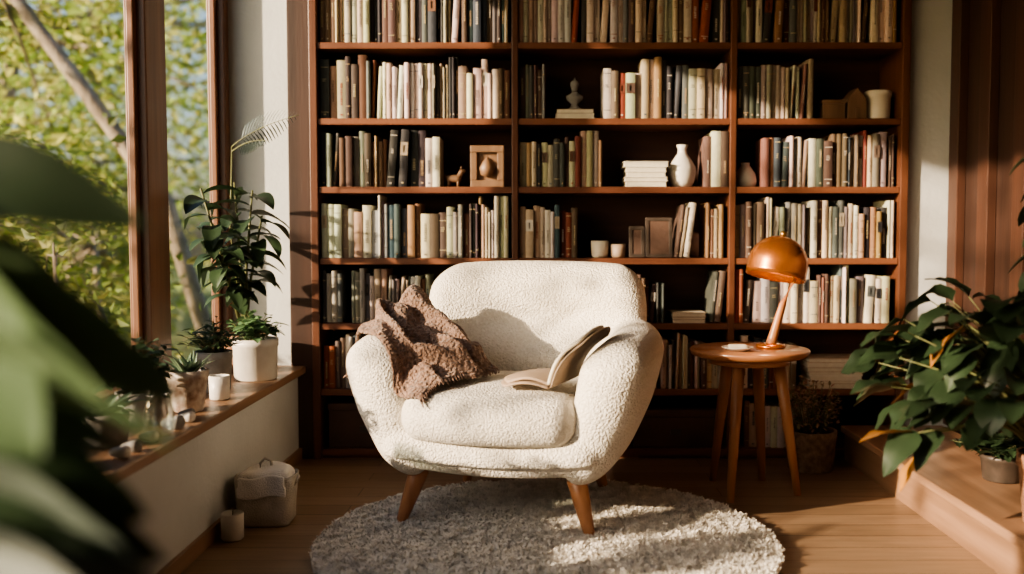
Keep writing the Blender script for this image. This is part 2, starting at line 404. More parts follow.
x0 = -.31; a.box(x0, x0+.15, YF+.05, YF+.07, 1.216, 1.216+.03); a.box(x0, x0+.15, YF+.05, YF+.07, 1.37, 1.40); a.box(x0, x0+.03, YF+.05, YF+.07, 1.246, 1.37); a.box(x0+.12, x0+.15, YF+.05, YF+.07, 1.246, 1.37)
a.box(x0+.02, x0+.13, YF+.068, YF+.075, 1.23, 1.385); a.obj('frame_border', M['tanobj'], e, bevel=.003)
a = Acc(); a.lathe([(.001, 0), (.03, .01), (.036, .04), (.02, .07), (.001, .09)], (x0+.075, YF+.06, 1.26), 16, mat=None); a.obj('relief', M['tanobj'], e)
def critter(name, x, y, z, s, mat):
    a = Acc()
    vs, fs = rbox(.03*s, .014*s, .016*s, .013*s, 6); a.add(vs, fs, mat=Matrix.Translation((x, y, z+.034*s)))
    for dx in (-.02, .018):
        for dy in (-.007, .007): a.tube([(x+dx*s, y+dy*s, z), (x+dx*s, y+dy*s, z+.03*s)], .005*s, 6)
    a.tube([(x+.02*s, y, z+.04*s), (x+.034*s, y, z+.065*s), (x+.048*s, y, z+.066*s)], [.011*s, .011*s, .005*s], 8)
    a.tube([(x-.028*s, y, z+.04*s), (x-.04*s, y, z+.055*s)], [.004*s, .002*s], 6)
    for dy in (-.006, .006): a.tube([(x+.032*s, y+dy*s, z+.07*s), (x+.03*s, y+dy*s, z+.085*s)], [.004*s, .001*s], 6)
    a.obj(name, mat)
critter('animal_figurine', -.385, YF+.06, 1.216, 1.1, M['tanobj'])
def pframe(name, x, w, h, z, mat, tilt=-.15):
    e = empty(name); Mx = Matrix.Translation((x, YF+.06, z)) @ Matrix.Rotation(tilt, 4, 'X')
    a = Acc()
    a.box(0, w, 0, .012, 0, .015, mat=Mx); a.box(0, w, 0, .012, h-.015, h, mat=Mx); a.box(0, .015, 0, .012, .015, h-.015, mat=Mx); a.box(w-.015, w, 0, .012, .015, h-.015, mat=Mx)
    a.obj('frame_border', mat, e, bevel=.001); a = Acc(); a.box(.015, w-.015, .004, .01, .015, h-.015, mat=Mx); a.obj('picture', M['box'], e)
pframe('picture_frame', .40, .07, .14, .903, M['darkobj']); pframe('picture_frame.001', .475, .12, .18, .903, M['darkobj'])

# ------------------------------------------------------------------ armchair
CX, CY, CR = -.09, 3.43, -13
UP = .016
CH = empty('armchair', (CX, CY, .0125), rad(CR))
def arm(sg):
    def fn(x, y, z):
        t = (z+.245)/.49
        k = 1 if t > .5 else .74+.26*(t/.5)
        u = x*k*(1+.10*t); v = y
        u += sg*(.405-.10*(1-t)**1.7+.03*t)
        if y < 0: u -= sg*.03*(y/.4)**2; v = y*(1-.15*(1-t)**2)
        else: u -= sg*.07*(y/.4)**2
        w = z+.395+.014*math.cos(y*4)-.01+(.03*max(0, y)/.4)
        if y < -.1: w -= .03*((-.1-y)/.3)**2*t
        return (u, v-.02, w+UP)
    return rbox(.103, .385, .242, .1, 24, fn)
sh = Acc()
for sg in (-1, 1):
    vs, fs = arm(sg); sh.add(vs, fs)
vs, fs = rbox(.38, .385, .080, .076, 20, lambda x, y, z: (x*(.84 if z < -.03 else 1), (y-.015)*(.92 if z < -.03 else 1), z+.243+UP+.025*(x/.38)**2)); sh.add(vs, fs)
def backfn(x, y, z):
    t = (z+.34)/.68; w = z+.535
    u = x*(.93+.07*math.sin(math.pi*min(1, t*.8)))
    if t > .72: u *= 1-.07*((t-.72)/.28)**2
    w -= .018*(abs(x)/.43)**3*t
    v = y*(1.15-.2*t)
    if y < 0:
        wc = .645+.02*math.sin(u*6)
        v += .020*math.exp(-((w-wc)/.045)**2)*math.exp(-(u/.32)**4)
        # two soft diagonal stretch folds in the fabric
        for (ux, uw, an, dp_) in ((-.06, .66, -28, .013), (.10, .63, 32, .012)):
            a_ = rad(an); al = (u-ux)*math.cos(a_)+(w-uw)*math.sin(a_); ac = -(u-ux)*math.sin(a_)+(w-uw)*math.cos(a_)
            v += dp_*math.exp(-(ac/.020)**2)*math.exp(-(al/.13)**2)
        v -= .028*math.exp(-((w-.78)/.09)**2)+.028*math.exp(-((w-.52)/.07)**2)
    v += .29+.25*(w-.3)-.055*(u/.42)**2
    return (u, v, w+UP)
vs, fs = rbox(.44, .095, .335, .092, 44, backfn); sh.add(vs, fs)
body = sh.obj('body_shell', M['boucle'], CH)
rm = body.modifiers.new('Remesh', 'REMESH'); rm.mode = 'VOXEL'; rm.voxel_size = .008; rm.use_smooth_shade = True
smm = body.modifiers.new('Smooth', 'SMOOTH'); smm.iterations = 6; smm.factor = .5
def cushfn(x, y, z):
    e_ = (1-(x/.31)**2)*(1-(y/.34)**2)
    zz = z*(1+.25*max(0, e_))+.372+UP
    if z > 0: zz += .012*max(0, e_)
    xx = x*(1+.02*math.sin(y*5))
    if y < -.1: xx *= 1-.10*((-.1-y)/.24)**2
    yy = y-.105-(.04*(1-(x/.31)**2) if y < 0 else 0)
    return (xx, yy, zz)
vs, fs = rbox(.318, .325, .074, .07, 40, cushfn)
cu = Acc(); cu.add(vs, fs); cush = cu.obj('seat_cushion', M['boucle'], CH)
lg = Acc()
for (x, y) in ((-.33, -.30), (.33, -.30), (-.28, .30), (.28, .30)):
    top = Vector((x*.80, y*.82, .22)); bot = Vector((x, y, .0))
    lg.tube([top, top.lerp(bot, .4), top.lerp(bot, .97), bot], [.036, .031, .018, .016], 18)
lg.obj('legs', M['cleg'], CH)

bpy.context.view_layer.update()
dg = bpy.context.evaluated_depsgraph_get()
def bvh_of(o):
    ev = o.evaluated_get(dg); me = ev.to_mesh(); vs = [v.co.copy() for v in me.vertices]; fs = [tuple(p.vertices) for p in me.polygons]
    ev.to_mesh_clear(); return BVHTree.FromPolygons(vs, fs)
bv = [bvh_of(body), bvh_of(cush)]
def hgt(u, v):
    z = -1
    for b_ in bv:
        h = b_.ray_cast(Vector((u, v, 2)), Vector((0, 0, -1)))
        if h[0] is not None: z = max(z, h[0].z)
    return z
# knitted throw draped from the arm to the seat
def sstep(a, b, x):
    x = max(0, min(1, (x-a)/(b-a))); return x*x*(3-2*x)
NU, NV = 130, 100
P00, P10, P11, P01 = [Vector(p) for p in ((-.575, -.20), (-.20, -.46), (-.02, -.14), (-.45, .14))]
H = np.zeros((NU+1, NV+1)); XY = {}
for i in range(NU+1):
    s = i/NU
    for j in range(NV+1):
        t = j/NV
        w = P00.lerp(P10, s).lerp(P01.lerp(P11, s), t)
        w = w+Vector((.015*math.sin(t*9+s*3)+.03*math.sin(math.pi*s)*t, .02*math.sin(s*7+1)+.012*math.sin(t*17)+.04*math.sin(math.pi*s)*t))
        XY[i, j] = w; z = hgt(w.x, w.y); H[i, j] = z if z > .5 or w.x > -.4 else .46
H[H < .42] = .42
H = np.minimum(H, .70)
for i in range(NU+1):
    s = i/NU
    for j in range(NV+1):
        t = j/NV
        if s > .15:
            line = .70-.20*((s-.15)/.85)**1.15
            k = sstep(.05, .45, t)*(1-sstep(.88, 1.0, t))
            if line > H[i, j]: H[i, j] += (line-H[i, j])*k
for it in range(40):
    P = np.pad(H, 1, mode='edge'); S = (P[:-2, 1:-1]+P[2:, 1:-1]+P[1:-1, :-2]+P[1:-1, 2:])/4
    K = np.maximum(H, S) if it < 36 else .5*H+.5*S
    if it < 36: K[0, :] = H[0, :]; K[-1, :] = H[-1, :]; K[:, 0] = H[:, 0]; K[:, -1] = H[:, -1]
    H = K
th = Acc(); vs = []
for i in range(NU+1):
    s = i/NU
    for j in range(NV+1):
        t = j/NV; w = XY[i, j]
        ph = t*16+3.6*math.sin(s*3.2+.5)+noise.noise(Vector((s*3, t*4, 1)))*4.5
        fold = .036*(.5+.5*math.sin(ph))**1.2+.032*noise.noise(Vector((s*5, t*6, 3)))
        bunch = .035*math.exp(-((s-.16)/.14)**2)*math.exp(-((t-.75)/.3)**2)
        edge = min(1, .35+2.2*min(s, 1-s, t, 1-t)*2)
        z = H[i, j]+.012+max(0, fold+.010)*edge+bunch
        vs.append((w.x+.012*math.cos(ph)*(s < .85), w.y+.008*math.sin(ph*1.3), z))
fs = [(i*(NV+1)+j, (i+1)*(NV+1)+j, (i+1)*(NV+1)+j+1, i*(NV+1)+j+1) for i in range(NU) for j in range(NV)]
TH = empty('knitted_throw', CH.location, rad(CR))
th.add(vs, fs); tho = th.obj('blanket', M['knit'], TH)
sd = tho.modifiers.new('Solid', 'SOLIDIFY'); sd.thickness = .012; sd.offset = 0
t2 = bpy.data.textures.new('knit_loops', 'VORONOI'); t2.noise_scale = .013
dm = tho.modifiers.new('Disp', 'DISPLACE'); dm.texture = t2; dm.strength = -.006; dm.texture_coords = 'LOCAL'
fr = Acc()
for i in range(0, NV+1, 2):
    for ii, sgn in ((NU, 1), (0, -1)):
        p = Vector(vs[ii*(NV+1)+i]); q = Vector(vs[(ii-sgn*3)*(NV+1)+i]); d = (p-q); d.z = -.3*abs(d.z); d.normalize()
        fr.tube([p, p+d*.010+Vector((0, 0, -.004)), p+d*.016+Vector((R.uniform(-.006, .006), R.uniform(-.006, .006), -.012))], [.004, .003, .0015], 5)
fr.obj('fringe', M['knit'], TH)

# open magazine on seat leaning on right arm
MG = empty('open_magazine', CH.location, rad(CR))
def sheet(name, base, ux, vx, nrm, w, h, curve, mat, th_=.004, c2=0):
    ux, vx, nrm = Vector(ux).normalized(), Vector(vx).normalized(), Vector(nrm).normalized(); a = Acc(); n = 16; vs = []
    for i in range(n+1):
        for j in range(n+1):
            s, t = i/n, j/n
            hh = h*(1-.22*(abs(2*s-1))**3)
            vs.append(Vector(base)+ux*w*s+vx*hh*t+nrm*(curve*math.sin(math.pi*t)+c2*math.sin(math.pi*s)))
    fs = [(i*(n+1)+j, (i+1)*(n+1)+j, (i+1)*(n+1)+j+1, i*(n+1)+j+1) for i in range(n) for j in range(n)]
    a.add(vs, fs); o = a.obj(name, mat, MG); sd = o.modifiers.new('Solid', 'SOLIDIFY'); sd.thickness = th_; sd.offset = 0; return o
zb = .500
sheet('cover_lying', (.205, -.37, zb-.004), (.18, 1, .03), (-1, .10, .0), (0, 0, 1), .21, .19, .014, M['kraft'], .004, .006)
sheet('page_block_lying', (.205, -.355, zb+.006), (.18, 1, .03), (-1, .10, .0), (0, 0, 1), .19, .18, .018, M['kraft'], .008, .006)
sheet('page_block_leaning', (.205, -.37, zb+.010), (.18, 1, .02), (.58, .02, .82), (-.8, 0, .6), .23, .215, .022, M['ivory'], .010, .0)
sheet('cover_leaning', (.215, -.38, zb+.002), (.18, 1, .02), (.58, .02, .80), (-.8, 0, .6), .25, .225, .020, M['kraft'], .004, .0)

# ------------------------------------------------------------------ rug
RG = empty('shag_rug', (.02, 3.03, 0)); RR = .74
a = Acc(); a.lathe([(RR*1.0, 0), (RR*1.0, .008), (RR*.98, .012), (.001, .012)], (0, 0, .0005), 96); a.obj('rug_backing', M['rugbase'], RG)
tf = Acc(); rv = []; rf = []; rc = []
rng = np.random.RandomState(3)
NT = 70000
for k in range(NT):
    r = RR*math.sqrt(rng.rand()); th_ = rng.rand()*2*math.pi; x, y = r*math.cos(th_), r*math.sin(th_)
    n1 = noise.noise(Vector((x*7, y*7, 0))); n2 = noise.noise(Vector((x*34, y*34, 5))); n3 = noise.noise(Vector((x*18+3*n1, y*18, 9)))
    ang = rng.rand()*6.283; hh = .014+.010*n2+.005*n3+rng.rand()*.006; l = .005+.006*rng.rand()
    dx, dy = math.cos(ang)*l, math.sin(ang)*l; w = .0022+rng.rand()*.0012; sx_, sy_ = -math.sin(ang)*w, math.cos(ang)*w
    o = len(rv)
    rv += [(x-sx_, y-sy_, .011), (x+sx_, y+sy_, .011), (x+sx_+dx*.5, y+sy_+dy*.5, .011+hh*.8), (x-sx_+dx*.5, y-sy_+dy*.5, .011+hh*.8),
           (x+sx_*.5+dx*1.3, y+sy_*.5+dy*1.3, .011+hh), (x-sx_*.5+dx*1.3, y-sy_*.5+dy*1.3, .011+hh)]
    rf += [(o, o+1, o+2, o+3), (o+3, o+2, o+4, o+5)]
    g = min(.92, max(.32, .82+.10*n1+.14*n2+.2*n3+(rng.rand()-.5)*.10)); c = (g, g*.96, g*.89)
    rc += [c, c]
tf.v = rv; tf.f = rf; tf.c = rc; tf.sm = [False]*len(rf)
tf.obj('pile', M['rug'], RG, colattr=True)

# ------------------------------------------------------------------ side table + lamp
TX, TY, TZ = .815, 3.68, .56
e = empty('side_table', (TX, TY, 0))
a = Acc(); a.lathe([(.001, -.028), (.205, -.028), (.222, -.022), (.23, -.008), (.23, -.002), (.226, .002), (.001, 0)], (0, 0, TZ), 64); a.obj('top', M['table'], e)
a = Acc(); a.lathe([(.15, -.055), (.155, -.055), (.155, -.028), (.15, -.028)], (0, 0, TZ), 40); a.obj('apron', M['table'], e)
a = Acc()
for ang in (rad(-122), rad(-20), rad(125), rad(60)):
    c, s = math.cos(ang), math.sin(ang)
    a.tube([(c*.11, s*.11, TZ-.028), (c*.145, s*.145, .3), (c*.19, s*.19, 0)], [.024, .021, .014], 14)
a.obj('legs', M['tleg'], e)
LX, LY = TX+.09, TY+.03
e = empty('desk_lamp', (LX, LY, TZ))
a = Acc(); a.lathe([(.001, 0.001), (.055, .001), (.058, .006), (.055, .014), (.02, .02), (.001, .021)], (0, 0, 0), 32); a.obj('base', M['copper'], e)
a = Acc(); a.tube([(0, 0, .012), (.008, 0, .04), (.045, -.0, .17), (.078, -.005, .255)], [.021, .019, .014, .010], 14); a.obj('stem', M['tleg'], e)
DM = Matrix.Translation((.018, -.02, .325)) @ Matrix.Rotation(rad(12), 4, 'Y') @ Matrix.Rotation(rad(-8), 4, 'X')
a = Acc(); prof = []
for k in range(15):
    th_ = k/14*math.pi/2*1.0; prof.append((.115*math.sin(th_)+.0005, .115*math.cos(th_)*1.0))
prof += [(.1155, -.03), (.116, -.048), (.112, -.048), (.111, 0)]
for k in range(13, -1, -1):
    th_ = k/14*math.pi/2; prof.append((.111*math.sin(th_)+.0005, .111*math.cos(th_)))
a.lathe(prof, (0, 0, 0), 48, mat=DM); a.obj('shade', M['copper'], e)
a = Acc(); a.tube([(.078, -.005, .25), (.092, -.01, .27), (.078, -.01, .29)], .008, 10); a.lathe([(.001, .0), (.012, .0), (.012, .02), (.001, .022)], (0, 0, .114), 16, mat=DM); a.obj('joint', M['brass'], e)
a = Acc(); a.lathe([(.001, -.03), (.016, -.022), (.022, 0), (.016, .02), (.012, .05), (.001, .06)], (0, 0, .03), 16, mat=DM); a.obj('bulb', M['bulb'], e)
li = bpy.data.lights.new('bulb_light', 'POINT'); li.energy = 2.4; li.color = (1, .6, .32); li.shadow_soft_size = .03
lo = bpy.data.objects.new('bulb_light', li); lo.parent = e; lo.location = DM @ Vector((0, 0, -.02)); COL.objects.link(lo)
e = empty('saucer', (TX-.06, TY-.07, TZ+.002))
a = Acc(); a.lathe([(.001, .0), (.035, .0), (.06, .012), (.062, .014), (.058, .015), (.035, .005), (.001, .005)], (0, 0, 0), 32); a.obj('dish', M['ceramic'], e)
a = Acc(); vs, fs = rbox(.035, .02, .009, .008, 8); a.add(vs, fs, mat=Matrix.Translation((0, 0, .015))); a.obj('soap_bar', M['ivory'], e)

# ------------------------------------------------------------------ pots and plants
def potprof(r, h, flare=.85): return [(.001, 0), (r*flare, 0), (r*flare+.003, .004), (r, h*.8), (r*1.04, h*.82), (r*1.04, h), (r*.92, h), (r*.9, h*.86), (.001, h*.86)]
def plant(name, loc, r, h, mat, flare=.85, sq=None, wob=0):
    e = empty(name, loc); lathobj('pot', potprof(r, h, flare)[:-1], (0, 0, 0), mat, 36, sq, wob, e)
    lathobj('soil', [(.001, h*.9), (r*.5, h*.89), (r*.93, h*.87)], (0, 0, 0), M['soil'], 24, parent=e)
    return e
def G(v=1.0, y=0):
    k = R.uniform(.75, 1.3)*v; return (.055*k+y, .10*k+y, .048*k)
def bushy(name, loc, r, h, mat, n, spread, hh, lw=(.03, .016), v=1.0, droop=.4, flare=.85, sq=None):
    e = plant(name, loc, r, h, mat, flare, sq); st = Acc(); lf = Acc()
    for k in range(n):
        th_ = R.uniform(0, 6.283); rr = spread*math.sqrt(R.random()); tip = Vector((rr*math.cos(th_), rr*math.sin(th_), h+hh*R.uniform(.4, 1)*(1-.5*(rr/spread)**2)))
        b0 = Vector((R.uniform(-.4, .4)*r, R.uniform(-.4, .4)*r, h*.85)); mid = b0.lerp(tip, .5)+Vector((0, 0, .01)); st.tube([b0, mid, tip], [.002, .0016, .001], 5)
        for q in range(5):
            p = b0.lerp(tip, R.uniform(.5, 1)); a_ = R.uniform(0, 6.28)
            lf.leaf(p, (math.cos(a_), math.sin(a_), R.uniform(-.1, .8)), lw[0]*R.uniform(.7, 1.3), lw[1]*R.uniform(.8, 1.2), droop, col=G(v), nu=4, roll=R.uniform(-.5, .5))
    if loc[0] < 0: clampx(st, -1.365-loc[0]); clampx(lf, -1.36-loc[0])
    else: clampx(st, None, 1.79-loc[0]); clampx(lf, None, 1.79-loc[0])
    st.obj('stems', M['stem'], e); lf.obj('leaves', M['leafdark'], e, True); return e
def spiky(name, loc, r, h, mat, n, L_, W, v=1.0, up=(.3, 1.4), droop=.5, sq=None, flare=.85, grey=0):
    e = plant(name, loc, r, h, mat, flare, sq); lf = Acc()
    for k in range(n):
        a_ = R.uniform(0, 6.28); c = G(v); c = (c[0]+grey, c[1]+grey, c[2]+grey)
        lf.leaf((R.uniform(-.3, .3)*r, R.uniform(-.3, .3)*r, h*.87), (math.cos(a_), math.sin(a_), R.uniform(*up)), L_*R.uniform(.6, 1.1), W, droop, .5, col=c, nu=6, shape=.6)
    if loc[0] < 0: clampx(lf, -1.36-loc[0])
    lf.obj('leaves', M['leafdark'], e, True); return e
ZS = .421
spiky('potted_succulent', (-1.165, 3.12, ZS), .064, .135, M['ceramic2'], 38, .10, .016, 1.5, (.3, 1.8), .2, flare=.72, grey=.07)
lathobj('white_cup', [(.001, 0), (.03, 0), (.034, .005), (.036, .085), (.032, .085), (.03, .01), (.001, .008)], (-1.135, 3.34, ZS), M['ceramic'])
bushy('potted_herb', (-1.215, 3.52, ZS), .065, .15, M['grey'], 60, .11, .14, (.04, .010), .9, .3)
bushy('potted_basil', (-1.15, 3.82, ZS), .088, .165, M['ceramic'], 34, .11, .12, (.05, .032), 1.9, .4, .92, None)
# rubber plant on sill with a tall feathery shoot
e = plant('potted_rubber_plant', (-1.255, 4.03, ZS), .088, .16, M['terra']); st = Acc(); lf = Acc()
for (tx, ty, tz, nn) in ((-.02, -.05, .80, 15), (-.05, -.36, .76, 20), (.12, -.14, .66, 13), (.10, -.20, .76, 13), (-.05, -.24, .58, 14)):
    P_ = [Vector((0, 0, .13)), Vector((tx*.4, ty*.5, .13+(tz-.13)*.5)), Vector((tx, ty, tz))]; st.tube(P_, [.008, .006, .004], 8)
    for k in range(nn):
        t = .35+.65*k/nn; p = P_[0].lerp(P_[1], t*2) if t < .5 else P_[1].lerp(P_[2], t*2-1); a_ = k*2.4+tx*20
        lf.leaf(p, (math.cos(a_), math.sin(a_)-.15, R.uniform(.1, .7)), R.uniform(.14, .20), R.uniform(.06, .08), R.uniform(.5, 1.1), col=G(.55), roll=R.uniform(-.4, .4))
def frond(pts, Lm, col):
    pts = [Vector(p) for p in pts]; n = 20; C = []
    for k in range(n+1):
        t = k/n; a_ = pts[0].lerp(pts[1], t); b_ = pts[1].lerp(pts[2], t); C.append(a_.lerp(b_, t))
    st.tube(C, [.003*(1-.7*k/n) for k in range(n+1)], 6)
    for k in range(4, n):
        d = (C[k+1]-C[k]).normalized() if k < n else d; sd_ = d.cross(Vector((0, -.9, .4))).normalized()
        l = Lm*math.sin(math.pi*(.12+.85*k/n))
        for s_ in (-1, 1): lf.leaf(C[k], sd_*s_+d*.6, l, l*.13, .3, .1, col=col, nu=3)
st.tube([(0, 0, .13), (-.05, -.02, .6), (-.03, -.04, .95)], [.004, .0035, .003], 6)
frond([(-.03, -.04, .95), (.08, -.08, 1.03), (.27, -.12, 1.07)], .085, (.10, .13, .13))
frond([(-.03, -.04, .93), (.06, -.10, .98), (.16, -.18, .96)], .06, (.09, .12, .11))
clampx(lf, -1.36+1.255)
st.obj('stems', M['stem'], e); lf.obj('leaves', M['leafdark'], e, True)
# nearer sill plants (blurred left)
bushy('potted_ivy', (-1.24, 2.90, ZS), .06, .10, M['grey'], 50, .11, .20, (.05, .03), .8)
spiky('potted_agave', (-1.20, 2.60, ZS), .06, .09, M['grey'], 30, .13, .03, 1.1, (.2, 1.4), .5, grey=.05)
bushy('potted_ivy.001', (-1.24, 2.30, ZS), .07, .10, M['grey'], 70, .13, .24, (.05, .03), .8)
bushy('potted_ivy.002', (-1.24, 1.96, ZS), .07, .10, M['grey'], 70, .14, .3, (.06, .035), .7)
lathobj('glass_jar', [(.001, .002), (.036, .002), (.042, .01), (.044, .07), (.036, .10), (.034, .115), (.038, .12), (.035, .12), (.031, .112), (.040, .07), (.038, .012), (.001, .008)], (-1.105, 2.73, ZS), M['jar'])
for i, (x, y, s) in enumerate(((-1.10, 2.82, .026), (-1.10, 2.645, .020), (-1.095, 2.52, .02), (-1.10, 2.93, .02), (-1.12, 2.985, .02), (-1.095, 2.45, .02))):
    a = Acc(); vs, fs = rbox(s*1.2, s, s*.7, s*.65, 6, lambda X, Y, Z: (X+.1*Y, Y, Z*(1+.3*X/s))); a.add(vs, fs, mat=Matrix.Translation((x, y, ZS+s*.75))); a.obj('river_stone' if i == 0 else 'river_stone.%03d' % i, M['ceramic'] if i % 2 else M['grey'])
# big foreground plant at left, standing on floor
e = plant('potted_fiddle_leaf_fig', (-.625, .88, .001), .14, .30, M['terra']); st = Acc(); lf = Acc()
st.tube([(0, 0, .24), (.02, 0, .7), (-.02, .02, .97), (.0, 0, 1.2)], [.014, .012, .009, .006], 10)
st.tube([(0, 0, .24), (.05, -.04, .6), (.06, -.04, .84)], [.011, .009, .005], 10)
GR = (.10, .125, .115)
FL = [ # base, dir, L, W, droop, roll, col
 ((.0, 0, 1.047), (1, .05, .20), .265, .115, .42, .9, G(.3)), ((.0, .02, .965), (1, -.45, -.05), .30, .15, .35, -.9, (.10, .16, .08)), ((0, 0, .92), (.9, -.5, -.05), .28, .14, .4, .6, (.09, .145, .075)),
 ((.04, -.04, .895), (1, -.1, .0), .28, .14, .35, -.7, (.085, .135, .07)), ((.04, -.02, .935), (1, .25, -.05), .27, .13, .4, -1.0, (.11, .17, .085)), ((.02, .02, .99), (1, .3, -.15), .20, .10, .4, -.8, (.09, .14, .07)),
 ((.06, -.04, .75), (1, .2, .15), .23, .09, .5, .6, G(.6)), ((.06, -.04, .735), (1, -.1, -.05), .25, .12, .4, -.6, (.13, .155, .145)), ((.05, -.04, .71), (.9, .3, .0), .26, .11, .4, .5, GR),
 ((.04, -.04, .64), (1, -.1, .1), .28, .12, .5, -.3, GR), ((.04, -.03, .58), (1, .1, .1), .26, .12, .4, .2, G(.6)), ((.04, -.03, .68), (1, -.3, .0), .28, .13, .4, .8, (.12, .145, .13)), ((.04, -.03, .61), (1, -.4, .1), .28, .13, .5, -.8, (.09, .11, .10)),
 ((.04, -.03, .55), (1, .25, .2), .27, .12, .4, .6, (.08, .10, .085)), ((.04, -.03, .80), (1, .25, .0), .23, .11, .4, .7, G(.6)), ((.04, -.03, .77), (1, .0, .1), .24, .11, .5, -.9, (.11, .14, .12)),
 ((0, 0, 1.14), (.5, .3, .8), .20, .10, .8, 0, G(.4)),
 ((.03, -.03, .84), (1, .35, .25), .22, .11, .6, .3, G(.6)), ((.03, -.03, .90), (1, .5, .05), .22, .11, .6, -.5, G(.9)),
 ((0, 0, .8), (-1, .2, .3), .24, .13, .5, 0, G(.7)), ((0, 0, 1.05), (-.5, -1, .3), .22, .12, .5, 0, G(.7)), ((0, 0, .75), (-.3, 1, .3), .24, .13, .5, 0, G(.7)), ((0, 0, 1.0), (-.6, 1, .5), .22, .12, .5, 0, G(.7)),
 ((0, 0, .66), (-.3, -1, .2), .24, .13, .5, 0, G(.6))]
for (b0, d, l, w, dr, ro, c) in FL: lf.leaf(b0, d, l, w, dr, .15, ro, c, 12, .75, .04)
st.obj('stems', M['bark'], e); lf.obj('leaves', M['leafdark'], e, True)
# right plant on the ledge
e = plant('potted_philodendron', (1.53, 2.72, .156), .13, .21, M['terra']); st = Acc(); lf = Acc()
for k in range(150):
    a_ = R.uniform(0, 6.28); el = R.uniform(-.6, 1.2); f_ = R.uniform(.45, 1)
    c = Vector((-.25+.32*math.cos(a_)*math.cos(el)*f_, -.02+.28*math.sin(a_)*math.cos(el)*f_, .42+.28*math.sin(el)*f_))
    if c.x > .1: c.x = .1
    b0 = Vector((R.uniform(-.05, .05), R.uniform(-.05, .05), .18)); mid = b0.lerp(c, .5)+Vector((0, 0, .08)); st.tube([b0, mid, c], [.004, .003, .002], 6)
    d = (c-Vector((-.15, 0, .2))).normalized(); d.z = R.uniform(-.3, .5)
    col = G(.42) if R.random() > .015 else (.30, .14, .04)
    lf.leaf(c, d, R.uniform(.10, .17), R.uniform(.07, .11), R.uniform(.5, 1.2), .25, R.uniform(-.6, .6), col, 8, .65, .08)
lf.leaf((-.45, -.12, .24), (-.8, -.2, -.2), .14, .08, .9, .25, .3, (.38, .18, .04), 8, .65, .08)
for k in range(30):
    z = .5+.026*k; a_ = k*2.3
    lf.leaf((0+.02*math.sin(k), 0, z), (math.cos(a_)-.6, math.sin(a_), .3), .19, .10, .8, .2, 0, G(.32), 8)
st.tube([(0, 0, .18), (.03, .02, .6), (.02, 0, 1.24)], [.009, .007, .004], 8)
clampx(lf, None, 1.79-1.53)
st.obj('stems', M['stem'], e); lf.obj('leaves', M['leafdark'], e, True)
bushy('potted_fittonia', (1.60, 3.25, .156), .07, .09, M['darkobj'], 60, .16, .12, (.05, .03), .5)
bushy('potted_fittonia.001', (1.50, 2.33, .156), .07, .10, M['wicker'], 50, .12, .12, (.05, .03), .5)
# dried plant in wicker basket by the bookcase
e = plant('dried_flower_basket', (1.16, 4.03, .001), .105, .17, M['wicker'], .88); lf = Acc(); st = Acc()
for k in range(110):
    a_ = R.uniform(0, 6.28); rr = .12*math.sqrt(R.random()); tip = Vector((rr*math.cos(a_), rr*math.sin(a_)*.9, .17+R.uniform(.04, .21)))
    st.tube([(rr*.4*math.cos(a_), rr*.4*math.sin(a_), .15), tip], [.0015, .001], 4)
    for q in range(4): lf.leaf(tip+Vector((0, 0, -.02*q)), (R.uniform(-1, 1), R.uniform(-1, 1), R.uniform(0, 1)), .022, .013, .3, col=R.choice([(.24, .13, .09), (.34, .19, .13), (.15, .13, .06), (.30, .20, .11)]), nu=3)
st.obj('stems', M['stem'], e); lf.obj('leaves', M['leafdark'], e, True)

# ------------------------------------------------------------------ floor items left
e = empty('cloth_basket', (-.955, 3.28, .001), rad(4))
a = Acc()
pf = [(.001, .002), (.085, .0), (.092, .01), (.095, .06), (.098, .12), (.102, .165), (.097, .168), (.092, .12), (.088, .02)]
a.lathe(pf, (0, 0, 0), 64, sq=5, wob=.015); a.v = [(p[0]*1.0, p[1]*.86, p[2]+.004*math.sin(p[0]*40+p[1]*30)*(p[2] > .1)) for p in a.v]; a.obj('bag', M['canvas'], e)
def clfn(x, y, z): return (x*(1+.03*math.sin(z*60)), y, z+.155+.006*math.sin(x*35+y*20)+.012*(1-(x/.09)**2))
vs, fs = rbox(.088, .074, .028, .025, 16, clfn); a = Acc(); a.add(vs, fs)
def flapfn(x, y, z): return (x*(1+.06*(z < 0)), y-.091+.003*math.sin(x*70), z+.143+.006*math.sin(x*40))
vs, fs = rbox(.078, .006, .036, .005, 14, flapfn); a.add(vs, fs)
a.obj('folded_towel', M['towel'], e)
a = Acc()
a.tube([(-.02, .0, .18), (-.022, .0, .205), (-.005, .0, .222), (.015, .0, .214), (.02, .0, .18)], .005, 6)
a.tube([(.098, -.02, .13), (.108, -.02, .15), (.11, .0, .16), (.108, .02, .15), (.098, .02, .13)], .004, 6)
a.obj('handles', M['canvas'], e)
e = empty('candle_jar', (-1.012, 3.08, .001)); lathobj('jar', [(.001, 0), (.03, 0), (.036, .006), (.037, .085), (.033, .09), (.033, .015), (.001, .012)], (0, 0, 0), M['ceramic'], parent=e)
lathobj('candle', [(.001, .01), (.031, .012), (.031, .072), (.001, .07)], (0, 0, 0), M['ivory'], parent=e); a = Acc(); a.tube([(0, 0, .07), (.002, 0, .10)], .0015, 6); a.obj('wick', M['darkobj'], e)

